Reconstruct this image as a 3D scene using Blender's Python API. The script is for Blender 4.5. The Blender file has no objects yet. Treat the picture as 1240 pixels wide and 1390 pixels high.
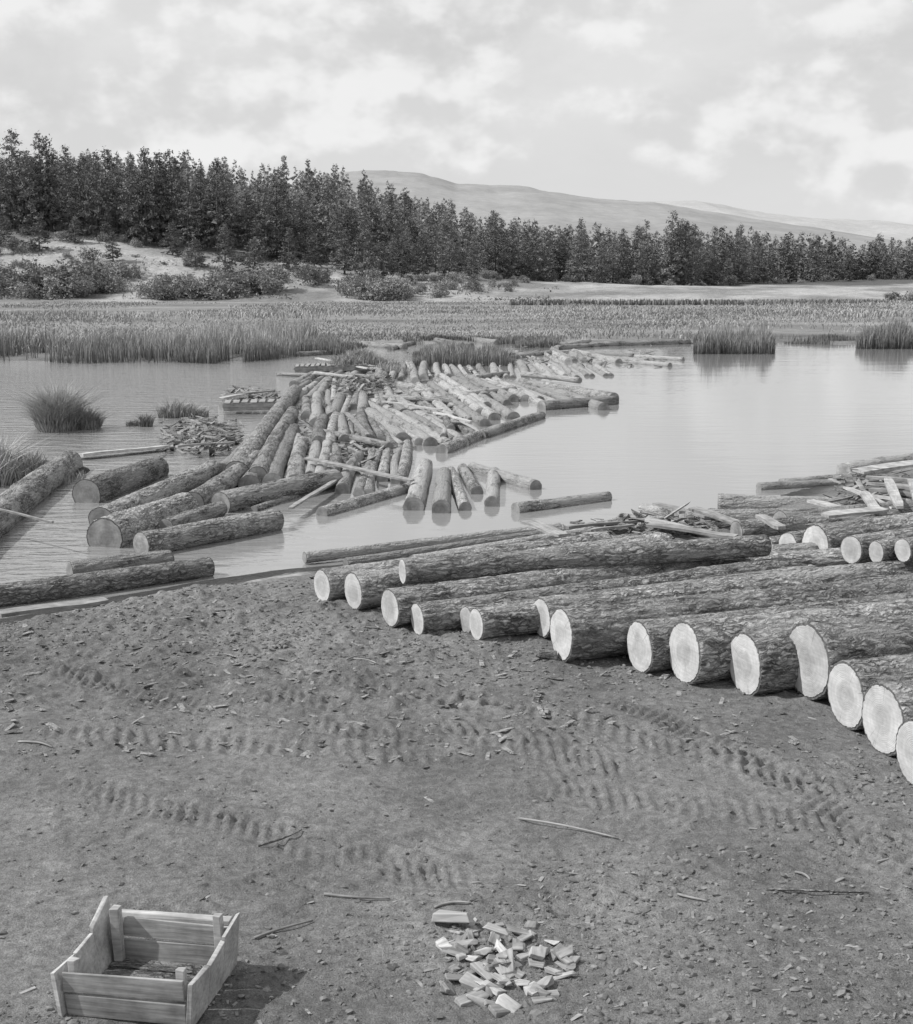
import bpy, math, random
import numpy as np
from mathutils import Vector, Matrix, noise as mn
random.seed(11); rng=np.random.default_rng(11)
sc=bpy.context.scene; col=sc.collection
F=1800.0; HOR=375.0; CX=620.0; CY=650.0; CAMZ=4.5
PITCH=math.atan((CY-HOR)/F)
# ---------------------------------------------------------------- helpers
def ray(px,py):
    u=(px-CX)/F; v=(py-CY)/F; c=math.cos(PITCH); s=math.sin(PITCH)
    return u, c-v*s, s+v*c
def G(px,py,z=0.0):
    u,f,d=ray(px,py); t=(CAMZ-z)/d
    return np.array([u*t,f*t,z]),t
def GT(px,py,lift=0.0):
    z=.4
    for _ in range(12):
        p,t=G(px,py,z+lift); z=.5*z+.5*float(TH(np.array([p[0]]),np.array([p[1]]))[0])
    p[2]=z+lift
    return p,t
def hsh(ix,iy,s):
    h=(ix*374761393+iy*668265263+s*1442695041)&0xffffffff
    h=((h^(h>>13))*1274126177)&0xffffffff
    return ((h^(h>>16))&0xffff)/65535.0
def vn(x,y,s=0):
    ix=np.floor(x).astype(np.int64); iy=np.floor(y).astype(np.int64)
    fx=x-ix; fy=y-iy; fx=fx*fx*(3-2*fx); fy=fy*fy*(3-2*fy)
    a=hsh(ix,iy,s);b=hsh(ix+1,iy,s);c=hsh(ix,iy+1,s);d=hsh(ix+1,iy+1,s)
    return (a*(1-fx)+b*fx)*(1-fy)+(c*(1-fx)+d*fx)*fy-.5
def fbm(x,y,o=4,s=0):
    r=0;a=1.0
    for i in range(o):
        r=r+a*vn(x,y,s+i*7); x=x*2.03+5.1; y=y*2.03+3.7; a*=.5
    return r
def ss(x): x=np.clip(x,0,1); return x*x*(3-2*x)
def new_obj(name,mesh,parent=None,label=None,cat=None,group=None,kind=None):
    o=bpy.data.objects.new(name,mesh); col.objects.link(o)
    if parent is not None: o.parent=parent
    if label: o["label"]=label
    if cat: o["category"]=cat
    if group: o["group"]=group
    if kind: o["kind"]=kind
    return o
def np_mesh(name,V,Fc,mats=(),midx=None,smooth=False):
    m=bpy.data.meshes.new(name); V=np.asarray(V,dtype=np.float32); Fc=np.asarray(Fc,dtype=np.int32)
    n,k=Fc.shape
    m.vertices.add(len(V)); m.vertices.foreach_set("co",V.ravel())
    m.loops.add(n*k); m.loops.foreach_set("vertex_index",Fc.ravel())
    m.polygons.add(n); m.polygons.foreach_set("loop_start",np.arange(n,dtype=np.int32)*k)
    for a in mats: m.materials.append(a)
    if midx is not None: m.polygons.foreach_set("material_index",np.asarray(midx,dtype=np.int32))
    m.polygons.foreach_set("use_smooth",np.full(n,smooth))
    m.update(calc_edges=True); m.validate()
    return m
# ---------------------------------------------------------------- node helpers
class NT:
    def __init__(s,nt): s.nt=nt
    def n(s,t,props=None,**ins):
        nd=s.nt.nodes.new(t)
        for k,v in (props or {}).items(): setattr(nd,k,v)
        for k,v in ins.items():
            key=int(k[1:]) if k[0]=='i' and k[1:].isdigit() else k.replace('_',' ')
            sock=nd.inputs[key]
            if isinstance(v,bpy.types.NodeSocket): s.nt.links.new(v,sock)
            else: sock.default_value=v
        return nd
    def m(s,op,a,b=0.0,c=None,clamp=False):
        kw=dict(i0=a,i1=b)
        if c is not None: kw['i2']=c
        return s.n('ShaderNodeMath',{'operation':op,'use_clamp':clamp},**kw).outputs[0]
    def mr(s,v,a,b,c,d,smooth=False):
        nd=s.n('ShaderNodeMapRange',{'interpolation_type':'SMOOTHSTEP' if smooth else 'LINEAR'})
        if isinstance(v,bpy.types.NodeSocket): s.nt.links.new(v,nd.inputs[0])
        for i,x in enumerate((a,b,c,d)): nd.inputs[i+1].default_value=x
        return nd.outputs[0]
    def noise(s,vec,scale,detail=6,rough=.6,dist=0.0):
        return s.n('ShaderNodeTexNoise',None,Vector=vec,Scale=scale,Detail=float(detail),Roughness=rough,Distortion=dist).outputs[0]
    def mapv(s,vec,scale=(1,1,1),loc=(0,0,0)):
        return s.n('ShaderNodeMapping',None,Vector=vec,Scale=scale,Location=loc).outputs[0]
def newmat(name):
    m=bpy.data.materials.new(name); m.use_nodes=True; nt=m.node_tree; nt.nodes.clear()
    T=NT(nt); out=nt.nodes.new('ShaderNodeOutputMaterial'); b=nt.nodes.new('ShaderNodeBsdfPrincipled')
    nt.links.new(b.outputs[0],out.inputs[0]); b.inputs['Roughness'].default_value=.9
    b.inputs['Specular IOR Level'].default_value=.2
    return m,T,b
def setcol(T,b,val):
    c=T.n('ShaderNodeCombineColor',None,i0=val,i1=val,i2=val).outputs[0]
    T.nt.links.new(c,b.inputs['Base Color'])
def setbump(T,b,h,strength=.6,dist=.02):
    bp=T.n('ShaderNodeBump',None,Strength=strength,Distance=dist,Height=h)
    T.nt.links.new(bp.outputs[0],b.inputs['Normal'])
def objco(T,rand=True):
    tc=T.n('ShaderNodeTexCoord').outputs['Object']
    rn=T.n('ShaderNodeObjectInfo').outputs['Random']
    if not rand: return tc,rn
    off=T.m('MULTIPLY',rn,37.0)
    v=T.n('ShaderNodeCombineXYZ',None,i0=off,i1=0.0,i2=off).outputs[0]
    return T.n('ShaderNodeVectorMath',{'operation':'ADD'},i0=tc,i1=v).outputs[0],rn
def bark_mat(name,lo,hi,scale=1.0,bare=0.0,barelo=.20,barehi=.42):
    m,T,b=newmat(name); v,rn=objco(T)
    dv=T.n('ShaderNodeVectorMath',{'operation':'SCALE'},i0=T.n('ShaderNodeTexNoise',None,Vector=v,Scale=7.0,Detail=4.0).outputs['Color'],Scale=.16).outputs[0]
    v2=T.n('ShaderNodeVectorMath',{'operation':'ADD'},i0=v,i1=dv).outputs[0]
    vs=T.mapv(v2,(5*scale,22*scale,22*scale))
    vo=T.n('ShaderNodeTexVoronoi',{'feature':'DISTANCE_TO_EDGE'},Vector=vs,Scale=1.0).outputs[0]
    pl=T.mr(vo,0.0,.26,0,1,True)
    fis=T.noise(T.mapv(v2,(2.8,20,20)),1.0,5,.65)
    fs_=T.mr(fis,.38,.54,.48,1.0,True)
    fine=T.noise(T.mapv(v,(26,75,75)),1.0,5,.75)
    big=T.noise(v,1.7,3,.6)
    pr=T.mr(T.noise(v,2.3,4,.6),.35,.6,.45,1.0)
    plm=T.m('SUBTRACT',1.0,T.m('MULTIPLY',T.m('SUBTRACT',1.0,pl),pr))
    val=T.m('MULTIPLY',T.m('MULTIPLY',T.mr(plm,0,1,lo,hi),fs_),T.mr(fine,.25,.75,.5,1.5))
    val=T.m('MULTIPLY',val,T.mr(big,.3,.7,.7,1.3))
    if bare>0:
        mk=T.mr(T.noise(T.mapv(v,(1.0,4,4)),1.0,6,.7),.58-bare*.12,.64-bare*.1,0,1,True)
        bw=T.mr(T.noise(T.mapv(v,(3,50,50)),1.0,4,.6),.3,.7,barelo,barehi)
        mx=T.n('ShaderNodeMix',{'data_type':'FLOAT'},i0=mk,i2=val,i3=bw)
        val=mx.outputs[0]
    val=T.m('MULTIPLY',val,T.mr(rn,0,1,.75,1.3))
    setcol(T,b,val)
    setbump(T,b,T.m('ADD',T.m('ADD',T.m('MULTIPLY',plm,.8),T.m('MULTIPLY',fine,.8)),T.m('MULTIPLY',fis,2.0)),.9,.024)
    return m
def end_mat(name,lo,hi):
    m,T,b=newmat(name); v,rn=objco(T,False)
    sep=T.n('ShaderNodeSeparateXYZ',None,Vector=v)
    y=sep.outputs[1]; z=sep.outputs[2]
    r=T.m('SQRT',T.m('ADD',T.m('MULTIPLY',y,y),T.m('MULTIPLY',z,z)))
    off=T.n('ShaderNodeCombineXYZ',None,i0=T.m('MULTIPLY',rn,31.0),i1=y,i2=z).outputs[0]
    n1=T.noise(off,6.0,4,.55)
    rr=T.m('ADD',r,T.m('MULTIPLY',n1,.035))
    ring=T.m('SINE',T.m('MULTIPLY',rr,420.0))
    ring2=T.m('SINE',T.m('MULTIPLY',rr,125.0))
    ang=T.m('ARCTAN2',z,y)
    rad=T.noise(T.n('ShaderNodeCombineXYZ',None,i0=T.m('MULTIPLY',T.m('SINE',ang),7.0),i1=T.m('MULTIPLY',T.m('COSINE',ang),7.0),i2=T.m('ADD',r,T.m('MULTIPLY',rn,9.0))).outputs[0],1.6,3,.6)
    crack=T.mr(rad,.64,.69,1.0,.65)
    heart=T.mr(T.m('ADD',r,T.m('MULTIPLY',n1,.08)),.13,.20,.82,1.0,True)
    st=T.mr(T.noise(off,4.0,6,.7),.3,.72,.72,1.12)
    saw=T.mr(T.noise(T.mapv(off,(1,3,60)),1.0,3,.6),.3,.7,.9,1.06)
    val=T.mr(n1,.3,.7,lo,hi)
    for f in (T.mr(ring,-1,1,.91,1.03),T.mr(ring2,-1,1,.95,1.02),crack,heart,st,saw,T.mr(rn,0,1,.85,1.08)): val=T.m('MULTIPLY',val,f)
    setcol(T,b,val); setbump(T,b,T.m('ADD',ring,T.m('MULTIPLY',saw,3.0)),.25,.002)
    return m
def wood_mat(name,lo,hi):
    m,T,b=newmat(name); v,rn=objco(T)
    g=T.noise(T.mapv(v,(3,45,45)),1.0,4,.6); s=T.noise(v,5.0,4,.6)
    val=T.m('MULTIPLY',T.mr(g,.3,.7,lo,hi),T.mr(s,.3,.7,.6,1.2))
    val=T.m('MULTIPLY',val,T.mr(rn,0,1,.8,1.15))
    setcol(T,b,val); setbump(T,b,g,.5,.004); return m
M_bark=bark_mat('bark_fresh',.14,.42,1.0,.25)
M_barkdark=bark_mat('bark_weathered',.09,.32,1.2,.9)
M_bare=bark_mat('bark_mostly_stripped',.12,.32,1.2,1.6,.24,.44)
M_end=end_mat('cut_wood_fresh',.48,.62)
M_endold=end_mat('cut_wood_weathered',.24,.44)
M_wood=wood_mat('sawn_wood_grey',.18,.38)
M_woodl=wood_mat('sawn_wood_pale',.34,.56)
M_inner,_T,_b=newmat('bark_edge'); setcol(_T,_b,_T.mr(_T.noise(objco(_T)[0],30.0,4,.6),.3,.7,.05,.16))
def foliage(name,lo,hi,sc_=.6):
    m,T,b=newmat(name); v,rn=objco(T)
    n=T.noise(v,sc_,4,.65)
    val=T.m('MULTIPLY',T.mr(n,.3,.7,lo,hi),T.mr(rn,0,1,.7,1.35)); setcol(T,b,val)
    b.inputs['Roughness'].default_value=.8; return m
M_pine=foliage('pine_foliage',.105,.22)
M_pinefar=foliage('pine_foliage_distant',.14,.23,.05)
M_bush=foliage('shrub_foliage',.16,.32)
M_scrub=foliage('low_scrub_foliage',.18,.32,.3)
M_grass=foliage('dry_grass',.16,.46,3.0)
M_trunk=bark_mat('pine_trunk_bark',.08,.2,.6)
# ---------------------------------------------------------------- terrain
_sh=[(-900,1050),(-300,900),(0,846),(60,838),(150,815),(230,800),(300,786),(420,773),(520,764),(640,752),(760,738),(900,718),(1000,694),(1100,664),(1170,643),(1240,618),(1400,590),(1700,560)]
SH=np.array([G(a,b)[0][:2] for a,b in _sh]); SH=SH[np.argsort(SH[:,0])]
_fs=[(-400,494),(0,490),(140,491),(300,491),(335,490),(352,479),(480,477),(505,469),(620,466),(760,467),(930,467),(1060,466),(1160,468),(1240,470),(1500,474)]
FS=np.array([G(a,b)[0][:2] for a,b in _fs]); FS=FS[np.argsort(FS[:,0])]
ISL=G(34,642)[0]
HCx=[-400,-110,-70,-37,-15,10,35,70,400]; HCy=[19,16,13.0,8.8,6.2,3.6,2.4,1.7,1.7]
H2x=[-500,-66,-20,20,60,140,500]; H2y=[36,33,25,15,8,3,3]
TRK=[]
for a,b,w in [((40,905),(760,1035),.5),((200,890),(1000,1015),.5),((420,930),(1230,1110),.55),((0,1085),(700,1185),.5),((640,1225),(1320,1110),.5),((60,985),(820,1085),.5),((780,950),(1320,1240),.45),((560,1000),(1180,1035),.5),((60,1250),(640,1110),.45),((700,1060),(1240,1180),.5),((300,960),(900,1060),.5)]:
    TRK.append((G(*a,.5)[0][:2],G(*b,.5)[0][:2],w))
def TH(X,Y):
    sh=np.interp(X,SH[:,0],SH[:,1]); d=sh-Y+ .35*fbm(X*.8,Y*.8,2,3)
    z=np.where(d>0,.5*ss(d/3.6)+.02,-.9*ss(-d/2.5)+.02*ss(1+d))
    rough=ss(d/1.0)
    near=Y<24
    big=.10*fbm(X*.45,Y*.45,3,21)
    z=z+rough*big
    if np.any(near):
        xn=X[near]; yn=Y[near]; rr=rough[near]
        clod=ss((1.9-np.abs(yn-13.6+.25*xn)/1.9)) * ss((2.0-xn)/3)
        m=.034*fbm(xn*2.6,yn*2.6,3,31)+.020*(.45+1.6*clod)*fbm(xn*9,yn*9,3,41)+.05*(clod+.18)*np.maximum(0,fbm(xn*5,yn*5,3,51)-.10)*2
        m=m+.026*np.maximum(0,fbm(xn*7,yn*7,3,91)-.25)*2
        tr=np.zeros_like(xn)
        for i,(a,b,w) in enumerate(TRK):
            dv=b-a; L=np.hypot(*dv); ux,uy=dv/L
            s=(xn-a[0])*ux+(yn-a[1])*uy; q=-(xn-a[0])*uy+(yn-a[1])*ux+.34*np.sin(s*.5+i*1.7)
            msk=ss((w/2-np.abs(q))/.14)*ss(s/.5)*ss((L-s)/.5)*ss(.86+2.0*fbm(s*.7,q*1.4,2,60+i))
            rib=(.5+.5*np.sin((s+ .5*q+.07*fbm(s*3,q*6,2,5))*2*math.pi/(.112+.012*(i%3))))**1.4
            tr=tr-msk*(.018-.032*rib*(.4+1.2*(vn(s*6,q*7,99+i)+.5)))
            edge=np.exp(-((np.abs(q)-w/2-.03)/.05)**2)*ss(s/.5)*ss((L-s)/.5)
            tr=tr+.022*edge*ss(.8+2.0*vn(s*1.0,q*2,80+i))
        z[near]=z[near]+rr*(m+np.clip(tr,-.035,.036))
    z=z+(1.25*np.exp(-(((X-ISL[0])/2.4)**2+((Y-ISL[1])/2.6)**2)**1.5))*(Y>sh)*.9
    fs=np.interp(X,FS[:,0],FS[:,1]); e=Y-fs+1.2*vn(X*.3,Y*.3,9)
    z=np.where(e>-2,np.maximum(z,-.9+1.0*ss((e+2)/3)),z)
    hc=np.interp(X,HCx,HCy)
    rn=fbm(X*.035,Y*.035,4,77)
    bank=hc*ss((Y-236-10*rn)/(64))*(1+.22*rn)+ ss((Y-232)/12)*(.5*fbm(X*.2,Y*.2,3,5)+np.minimum(1,hc/6)*1.1*fbm(X*.09,Y*.09,3,6))
    z=z+np.where(e>0,bank,0)
    z=z+np.where(Y>330,np.interp(X,H2x,H2y)*ss((Y-330)/380),0)
    return z
def grow(start,step,g,end):
    out=[];x=start
    while abs(x-start)<end: x+=step; step*=g; out.append(x)
    return out
st=.024
xf=list(np.arange(-5.4,5.4,st)); xs=np.array(grow(-5.4,-st,1.032,7000)[::-1]+xf+grow(5.4,st,1.032,7000))
yf=list(np.arange(5.2,15.6,st)); ys=np.array(grow(5.2,-.06,1.2,60)[::-1]+yf+grow(15.6,st,1.028,9000))
XX,YY=np.meshgrid(xs,ys); X=XX.ravel(); Y=YY.ravel(); Z=TH(X,Y)
nx,ny=len(xs),len(ys)
ii=np.arange(nx*ny).reshape(ny,nx)
Fq=np.stack([ii[:-1,:-1].ravel(),ii[:-1,1:].ravel(),ii[1:,1:].ravel(),ii[1:,:-1].ravel()],1)
sh=np.interp(X,SH[:,0],SH[:,1]); d=sh-Y
tone=np.where(d>0,.055+.105*ss((d-.1)/1.8),.05)
tone=tone*(1+.35*fbm(X*.35,Y*.35,4,90)*(Y<30))
fs=np.interp(X,FS[:,0],FS[:,1])
tone=np.where(Y>fs-2,.19+.12*fbm(X*.05,Y*.12,4,15),tone)
bk=ss((Y-228)/8); pat=ss(.5+1.7*fbm(X*.07,Y*.07,5,16))
tone=tone*(1-bk)+bk*(.17+.16*pat)
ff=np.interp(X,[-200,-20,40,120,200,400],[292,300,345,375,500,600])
fr=ss((Y-ff)/14+.3*fbm(X*.1,Y*.1,3,18)); tone=tone*(1-fr)+fr*.09  # dark forest floor; shade under the trees is painted into this tone too
M_ground,T,b=newmat('ground_soil')
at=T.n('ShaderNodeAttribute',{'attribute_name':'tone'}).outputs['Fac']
pos=T.n('ShaderNodeNewGeometry').outputs['Position']
n1=T.noise(pos,1.3,5,.6); n2=T.noise(pos,14.0,6,.7); n3=T.noise(pos,90.0,4,.7); n4=T.noise(pos,.35,6,.7)
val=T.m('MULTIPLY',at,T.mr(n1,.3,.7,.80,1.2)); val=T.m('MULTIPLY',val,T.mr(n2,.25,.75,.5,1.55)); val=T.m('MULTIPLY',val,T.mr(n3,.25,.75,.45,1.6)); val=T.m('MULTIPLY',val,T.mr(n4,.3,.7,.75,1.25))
setcol(T,b,val); setbump(T,b,T.m('ADD',T.m('MULTIPLY',n2,1.3),T.m('MULTIPLY',n3,.7)),.9,.026)
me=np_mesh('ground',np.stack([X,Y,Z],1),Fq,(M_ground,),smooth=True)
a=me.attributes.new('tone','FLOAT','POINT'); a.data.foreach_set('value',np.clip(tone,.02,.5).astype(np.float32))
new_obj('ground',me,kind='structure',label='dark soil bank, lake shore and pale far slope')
# ---------------------------------------------------------------- water
M_water,T,b=newmat('lake_water')
pos=T.n('ShaderNodeNewGeometry').outputs['Position']; sp=T.n('ShaderNodeSeparateXYZ',None,Vector=pos)
left=T.mr(sp.outputs[0],-9.0,-1.0,1.0,.05,True)
w1=T.noise(T.mapv(pos,(.8,2.2,1)),1.4,4,.55); w2=T.noise(T.mapv(pos,(.12,.5,1)),1.0,3,.5)
h=T.m('MULTIPLY',w1,left); bp=T.n('ShaderNodeBump',None,Strength=.8,Distance=.12,Height=T.m('ADD',h,T.m('MULTIPLY',w2,.12)))
T.nt.links.new(bp.outputs[0],b.inputs['Normal'])
b.inputs['Base Color'].default_value=(.25,.25,.25,1); b.inputs['Roughness'].default_value=.05; b.inputs['IOR'].default_value=1.8; b.inputs['Specular IOR Level'].default_value=.5
gx=np.linspace(-600,600,61); gy=np.linspace(-10,240,26); GX,GY=np.meshgrid(gx,gy); jj=np.arange(61*26).reshape(26,61)
me=np_mesh('water',np.stack([GX.ravel(),GY.ravel(),0*GX.ravel()],1),np.stack([jj[:-1,:-1].ravel(),jj[:-1,1:].ravel(),jj[1:,1:].ravel(),jj[1:,:-1].ravel()],1),(M_water,))
new_obj('water',me,kind='structure',label='calm mill pond water reflecting the sky')
# ---------------------------------------------------------------- distant hills
def hill(name,prof,Yr,depth,lo,hi,seed,lab):
    px=np.array([p[0] for p in prof],float); py=np.array([p[1]+6 for p in prof],float)
    hx=(px-CX)/F*Yr; hz=CAMZ+(HOR-py)/F*Yr
    xs_=np.linspace(hx[0],hx[-1],500); t=np.linspace(0,1.5,60)
    A,B=np.meshgrid(xs_,t); H=np.interp(A,hx,hz)
    yy=Yr-depth*(1-B); sh_=np.where(B<=1,np.sin(np.clip(B,0,1)*math.pi/2),np.cos((B-1)*1.6))
    n=fbm(A/Yr*12,yy/Yr*12,3,seed)
    zz=H*sh_*(1+.10*n*(1-np.exp(-((B-1)/.15)**2)))+ H*.016*fbm(A/Yr*90,yy/Yr*90,3,seed+4)-10*(B<.02)
    V=np.stack([A.ravel(),yy.ravel(),zz.ravel()],1); k=np.arange(A.size).reshape(A.shape)
    m,T,b=newmat(name+'_slope_haze_tint'); pos=T.n('ShaderNodeNewGeometry').outputs['Position']
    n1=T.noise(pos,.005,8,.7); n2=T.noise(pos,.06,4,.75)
    v=T.m('MULTIPLY',T.mr(n1,.40,.60,lo,hi,True),T.mr(n2,.3,.7,.9,1.1)); setcol(T,b,v); b.inputs['Specular IOR Level'].default_value=0  # slope colour lightened to paint in the distance haze
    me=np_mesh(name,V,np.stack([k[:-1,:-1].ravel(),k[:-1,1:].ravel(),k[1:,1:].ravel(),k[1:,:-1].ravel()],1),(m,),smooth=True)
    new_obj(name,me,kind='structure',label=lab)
hill('hill',[(-300,350),(100,335),(300,300),(420,262),(490,243),(540,240),(580,246),(620,258),(660,262),(700,261),(760,270),(820,275),(880,286),(960,302),(1050,320),(1200,345),(1400,372)],3200,1700,.27,.32,5,'haze-tinted wooded hill ridge beyond the forest')
hill('hill',[(500,330),(700,300),(800,284),(860,275),(910,273),(960,284),(1010,290),(1060,296),(1110,296),(1160,304),(1240,314),(1330,322),(1600,345)],5200,2000,.37,.41,9,'pale haze-tinted mountain ridge on the horizon')
# ---------------------------------------------------------------- trees
def tri_cloud(C,size,spread,k,r):
    n=len(C)*k; c=np.repeat(C,k,0)+r.normal(0,1,(n,3))*spread*np.array([1,1,.6])
    s=np.repeat(size,k)[:,None]*(.6+.8*r.random((n,1)))
    V=np.empty((n,3,3))
    for j in range(3): V[:,j]=c+r.normal(0,.62,(n,3))*s
    return V.reshape(-1,3),np.arange(n*3).reshape(-1,3)
def pine_crown(seed,H=20.,nb=110,k=3,dens=1.0,tsize=.37):
    r=np.random.default_rng(seed); C=[];S=[]
    t0=.03+.07*r.random(); wid=.20+.085*r.random(); peak=.14+.26*r.random(); pw=.52+.35*r.random()
    for i in range(nb):
        t=t0+(1-t0)*(i+r.random())/nb
        if r.random()<.06: continue
        q=(t-t0)/(1-t0)
        L=H*wid*(min(1,(q/peak*.45+.55))*(1-q)**pw)*(.62+.46*r.random())+.3
        a=r.random()*2*math.pi; up=.05+.4*q
        m=max(3,int((3+L*3.0)*dens))
        for j in range(m):
            f=.25+.75*((j+r.random())/m)**.8
            C.append((math.cos(a)*L*f,math.sin(a)*L*f,t*H*.97+L*f*up-.2*L*f*f)); S.append(tsize*(.65+.45*(1-q)))
    C.append((0,0,H*.99)); S.append(.3)
    return tri_cloud(np.array(C),np.array(S),.28,k,r)
def trunk_np(H=20.,r=.28,seg=7):
    zs=[-.8,.0,.5,H*.3,H*.65,H*.97]; rs=[r*1.3,r*1.2,r,r*.8,r*.45,.03]
    V=[];Fc=[]
    for z,q in zip(zs,rs):
        for i in range(seg): V.append((math.cos(i*2*math.pi/seg)*q,math.sin(i*2*math.pi/seg)*q,z))
    for j in range(len(zs)-1):
        for i in range(seg):
            a=j*seg+i;b_=j*seg+(i+1)%seg; c=b_+seg; d_=a+seg; Fc+= [(a,b_,c),(a,c,d_)]
    return np.array(V),np.array(Fc)
tv,tf=trunk_np(); TRm=np_mesh('trunk',tv,tf,(M_trunk,),smooth=True)
CR=[];SOLO=[]
for i in range(12):
    v,f=pine_crown(100+i); CR.append(np_mesh('crown',v,f,(M_pine,)))
for i in range(7):
    v,f=pine_crown(200+i,nb=62,k=2,tsize=.62); SOLO.append(np_mesh('pine_tree',np.vstack([tv,v]),np.vstack([tf,f+len(tv)]),(M_trunk,M_pine),np.r_[np.zeros(len(tf)),np.ones(len(f))]))
FPx=[-100,0,150,300,420,500,600,700,900,1000,1100,1200,1350]; FY=[296,294,292,290,290,288,305,332,350,385,440,520,600]
def zat(x,y): return float(TH(np.array([x]),np.array([y]))[0])
def add_pine(x,y,s,solo,wf=1.0):
    z=zat(x,y)-.1; lab=random.choice(['tall dark ponderosa pine at the forest edge','dark full-crowned pine above the lake bank']) if s>.6 else 'small young pine standing on the dry bank'
    if solo:
        o=new_obj('pine_tree',random.choice(SOLO),None,'small distant dark pine on the far shore','tree','pines along the far shore')
    else:
        o=new_obj('pine_tree',None,None,lab,'tree','pines along the far shore')
        new_obj('trunk',TRm,o); new_obj('crown',random.choice(CR),o)
    o.location=(x,y,z); o.rotation_euler=(random.uniform(-.03,.03),random.uniform(-.03,.03),random.random()*6.28)
    w=s**.6*random.uniform(.85,1.2)*wf; o.scale=(w,w,s)
placed=[]
cnt=0
while cnt<272:
    left_=cnt<132
    px=random.uniform(-50,610) if left_ else random.uniform(590,1290)
    y=np.interp(px,FPx,FY)+ (random.expovariate(1/24.) if left_ else random.expovariate(1/30.)) -6
    x=(px-CX)/F*y
    if any((x-a)**2+(y-b_)**2<(4.4 if left_ else 3.4)**2 for a,b_ in placed):
        if random.random()<.95: continue
    placed.append((x,y))
    s=random.choice([.40,.52,.62,.72,.82,.9,.96,1.02,1.08])*random.uniform(.9,1.06)
    if left_: s*=.88+.03*(px<250)
    else: s*=.82
    add_pine(x,y,s,y>400); cnt+=1
for px,y,s in [(310,268,.5),(62,276,.35),(497,268,.68),(520,272,.4),(548,268,.5),(470,272,.45),(905,350,1.0),(925,352,.86),(640,296,.3),(205,288,1.04),(300,286,.96),(15,280,.3),(110,282,.28),(395,274,.45),(430,278,.35),(610,285,.4),(575,280,.45),(240,278,.35),(30,290,1.05),(70,292,1.04),(140,290,.92),(380,288,.9),(350,268,.35),(160,272,.3),(270,270,.3)]: add_pine((px-CX)/F*y,y,s,False,1.15)
low=[pine_crown(300+i,nb=28,k=2,dens=.7,tsize=1.0) for i in range(4)]
VV=[];FF=[];off=0
for i in range(1300):
    y=330+ (rng.random()**1.2)*620; pxx=rng.uniform(-120,1360); x=(pxx-CX)/F*y
    if y<np.interp(pxx,FPx,FY)+22: y=np.interp(pxx,FPx,FY)+22+40*rng.random(); x=(pxx-CX)/F*y
    v,f=low[rng.integers(4)]; a=rng.random()*6.28; s=rng.uniform(.5,.92); c_,s_=math.cos(a),math.sin(a)
    w=v.copy(); w[:,0]=(v[:,0]*c_-v[:,1]*s_)*s+x; w[:,1]=(v[:,0]*s_+v[:,1]*c_)*s+y; w[:,2]=v[:,2]*s+zat(x,y)-1.0
    VV.append(w);FF.append(f+off);off+=len(w)
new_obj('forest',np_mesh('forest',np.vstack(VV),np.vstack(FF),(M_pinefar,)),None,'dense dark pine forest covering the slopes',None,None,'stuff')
def bush_np(seed,nl=7,n=110,ts=.17):
    r=np.random.default_rng(seed); C=[]
    for l in range(nl):
        cx,cy=r.normal(0,1.0,2); rad=.7+.8*r.random(); cz=.5+r.random()*1.6
        d_=r.normal(0,1,(n,3)); d_/=np.linalg.norm(d_,axis=1)[:,None]; d_*=(rad*(.6+.5*r.random((n,1))))
        d_[:,2]=d_[:,2]*1.0+cz; d_[:,0]+=cx; d_[:,1]+=cy; C.append(d_)
    C=np.vstack(C); C=C[C[:,2]>-.1]
    return tri_cloud(C,np.full(len(C),ts),.14,3,r)
BU=[np_mesh('shrub',*bush_np(400+i),(M_bush,)) for i in range(6)]
bl=[]
for (a,b_,yy,n,s) in [(-20,180,244,21,1.7),(210,400,242,20,1.5),(475,600,241,13,1.25),(545,610,252,4,.9),(160,200,250,2,1.0)]:
    for i in range(n): bl.append((random.uniform(a,b_),yy+random.uniform(-3,10),s*random.uniform(.5,1.2)))
for px,yy,s in [(180,262,1.2),(168,264,1.0),(125,270,1.1),(30,275,1.2),(5,278,1.3),(425,258,1.2),(440,262,1.0),(380,262,.9),(415,266,1.1),(90,283,.9),(260,275,.8),(330,278,.8),(520,262,1.0),(240,252,.8),(640,262,.9),(660,290,.8),(615,270,.9),(1205,236,.9),(1230,234,.9),(498,266,1.3)]: bl.append((px,yy,s))
for i in range(50):
    px=random.uniform(-30,720); bl.append((px,random.uniform(246,min(292,np.interp(px,FPx,FY)+2)),random.uniform(.25,.7)))
for i in range(50):
    px=random.uniform(-30,1280); bl.append((px,np.interp(px,FPx,FY)-random.uniform(0,7),random.uniform(.5,1.0)))
for px,yy,s in bl:
    x=(px-CX)/F*yy; o=new_obj('shrub',random.choice(BU),None,'rounded grey-green shrub on the pale dry bank','shrub','shrubs on the lake bank')
    o.location=(x,yy,zat(x,yy)-.2); o.rotation_euler=(0,0,random.random()*6.28); o.scale=(s*1.05,s,s*random.uniform(.75,1.1))
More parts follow.
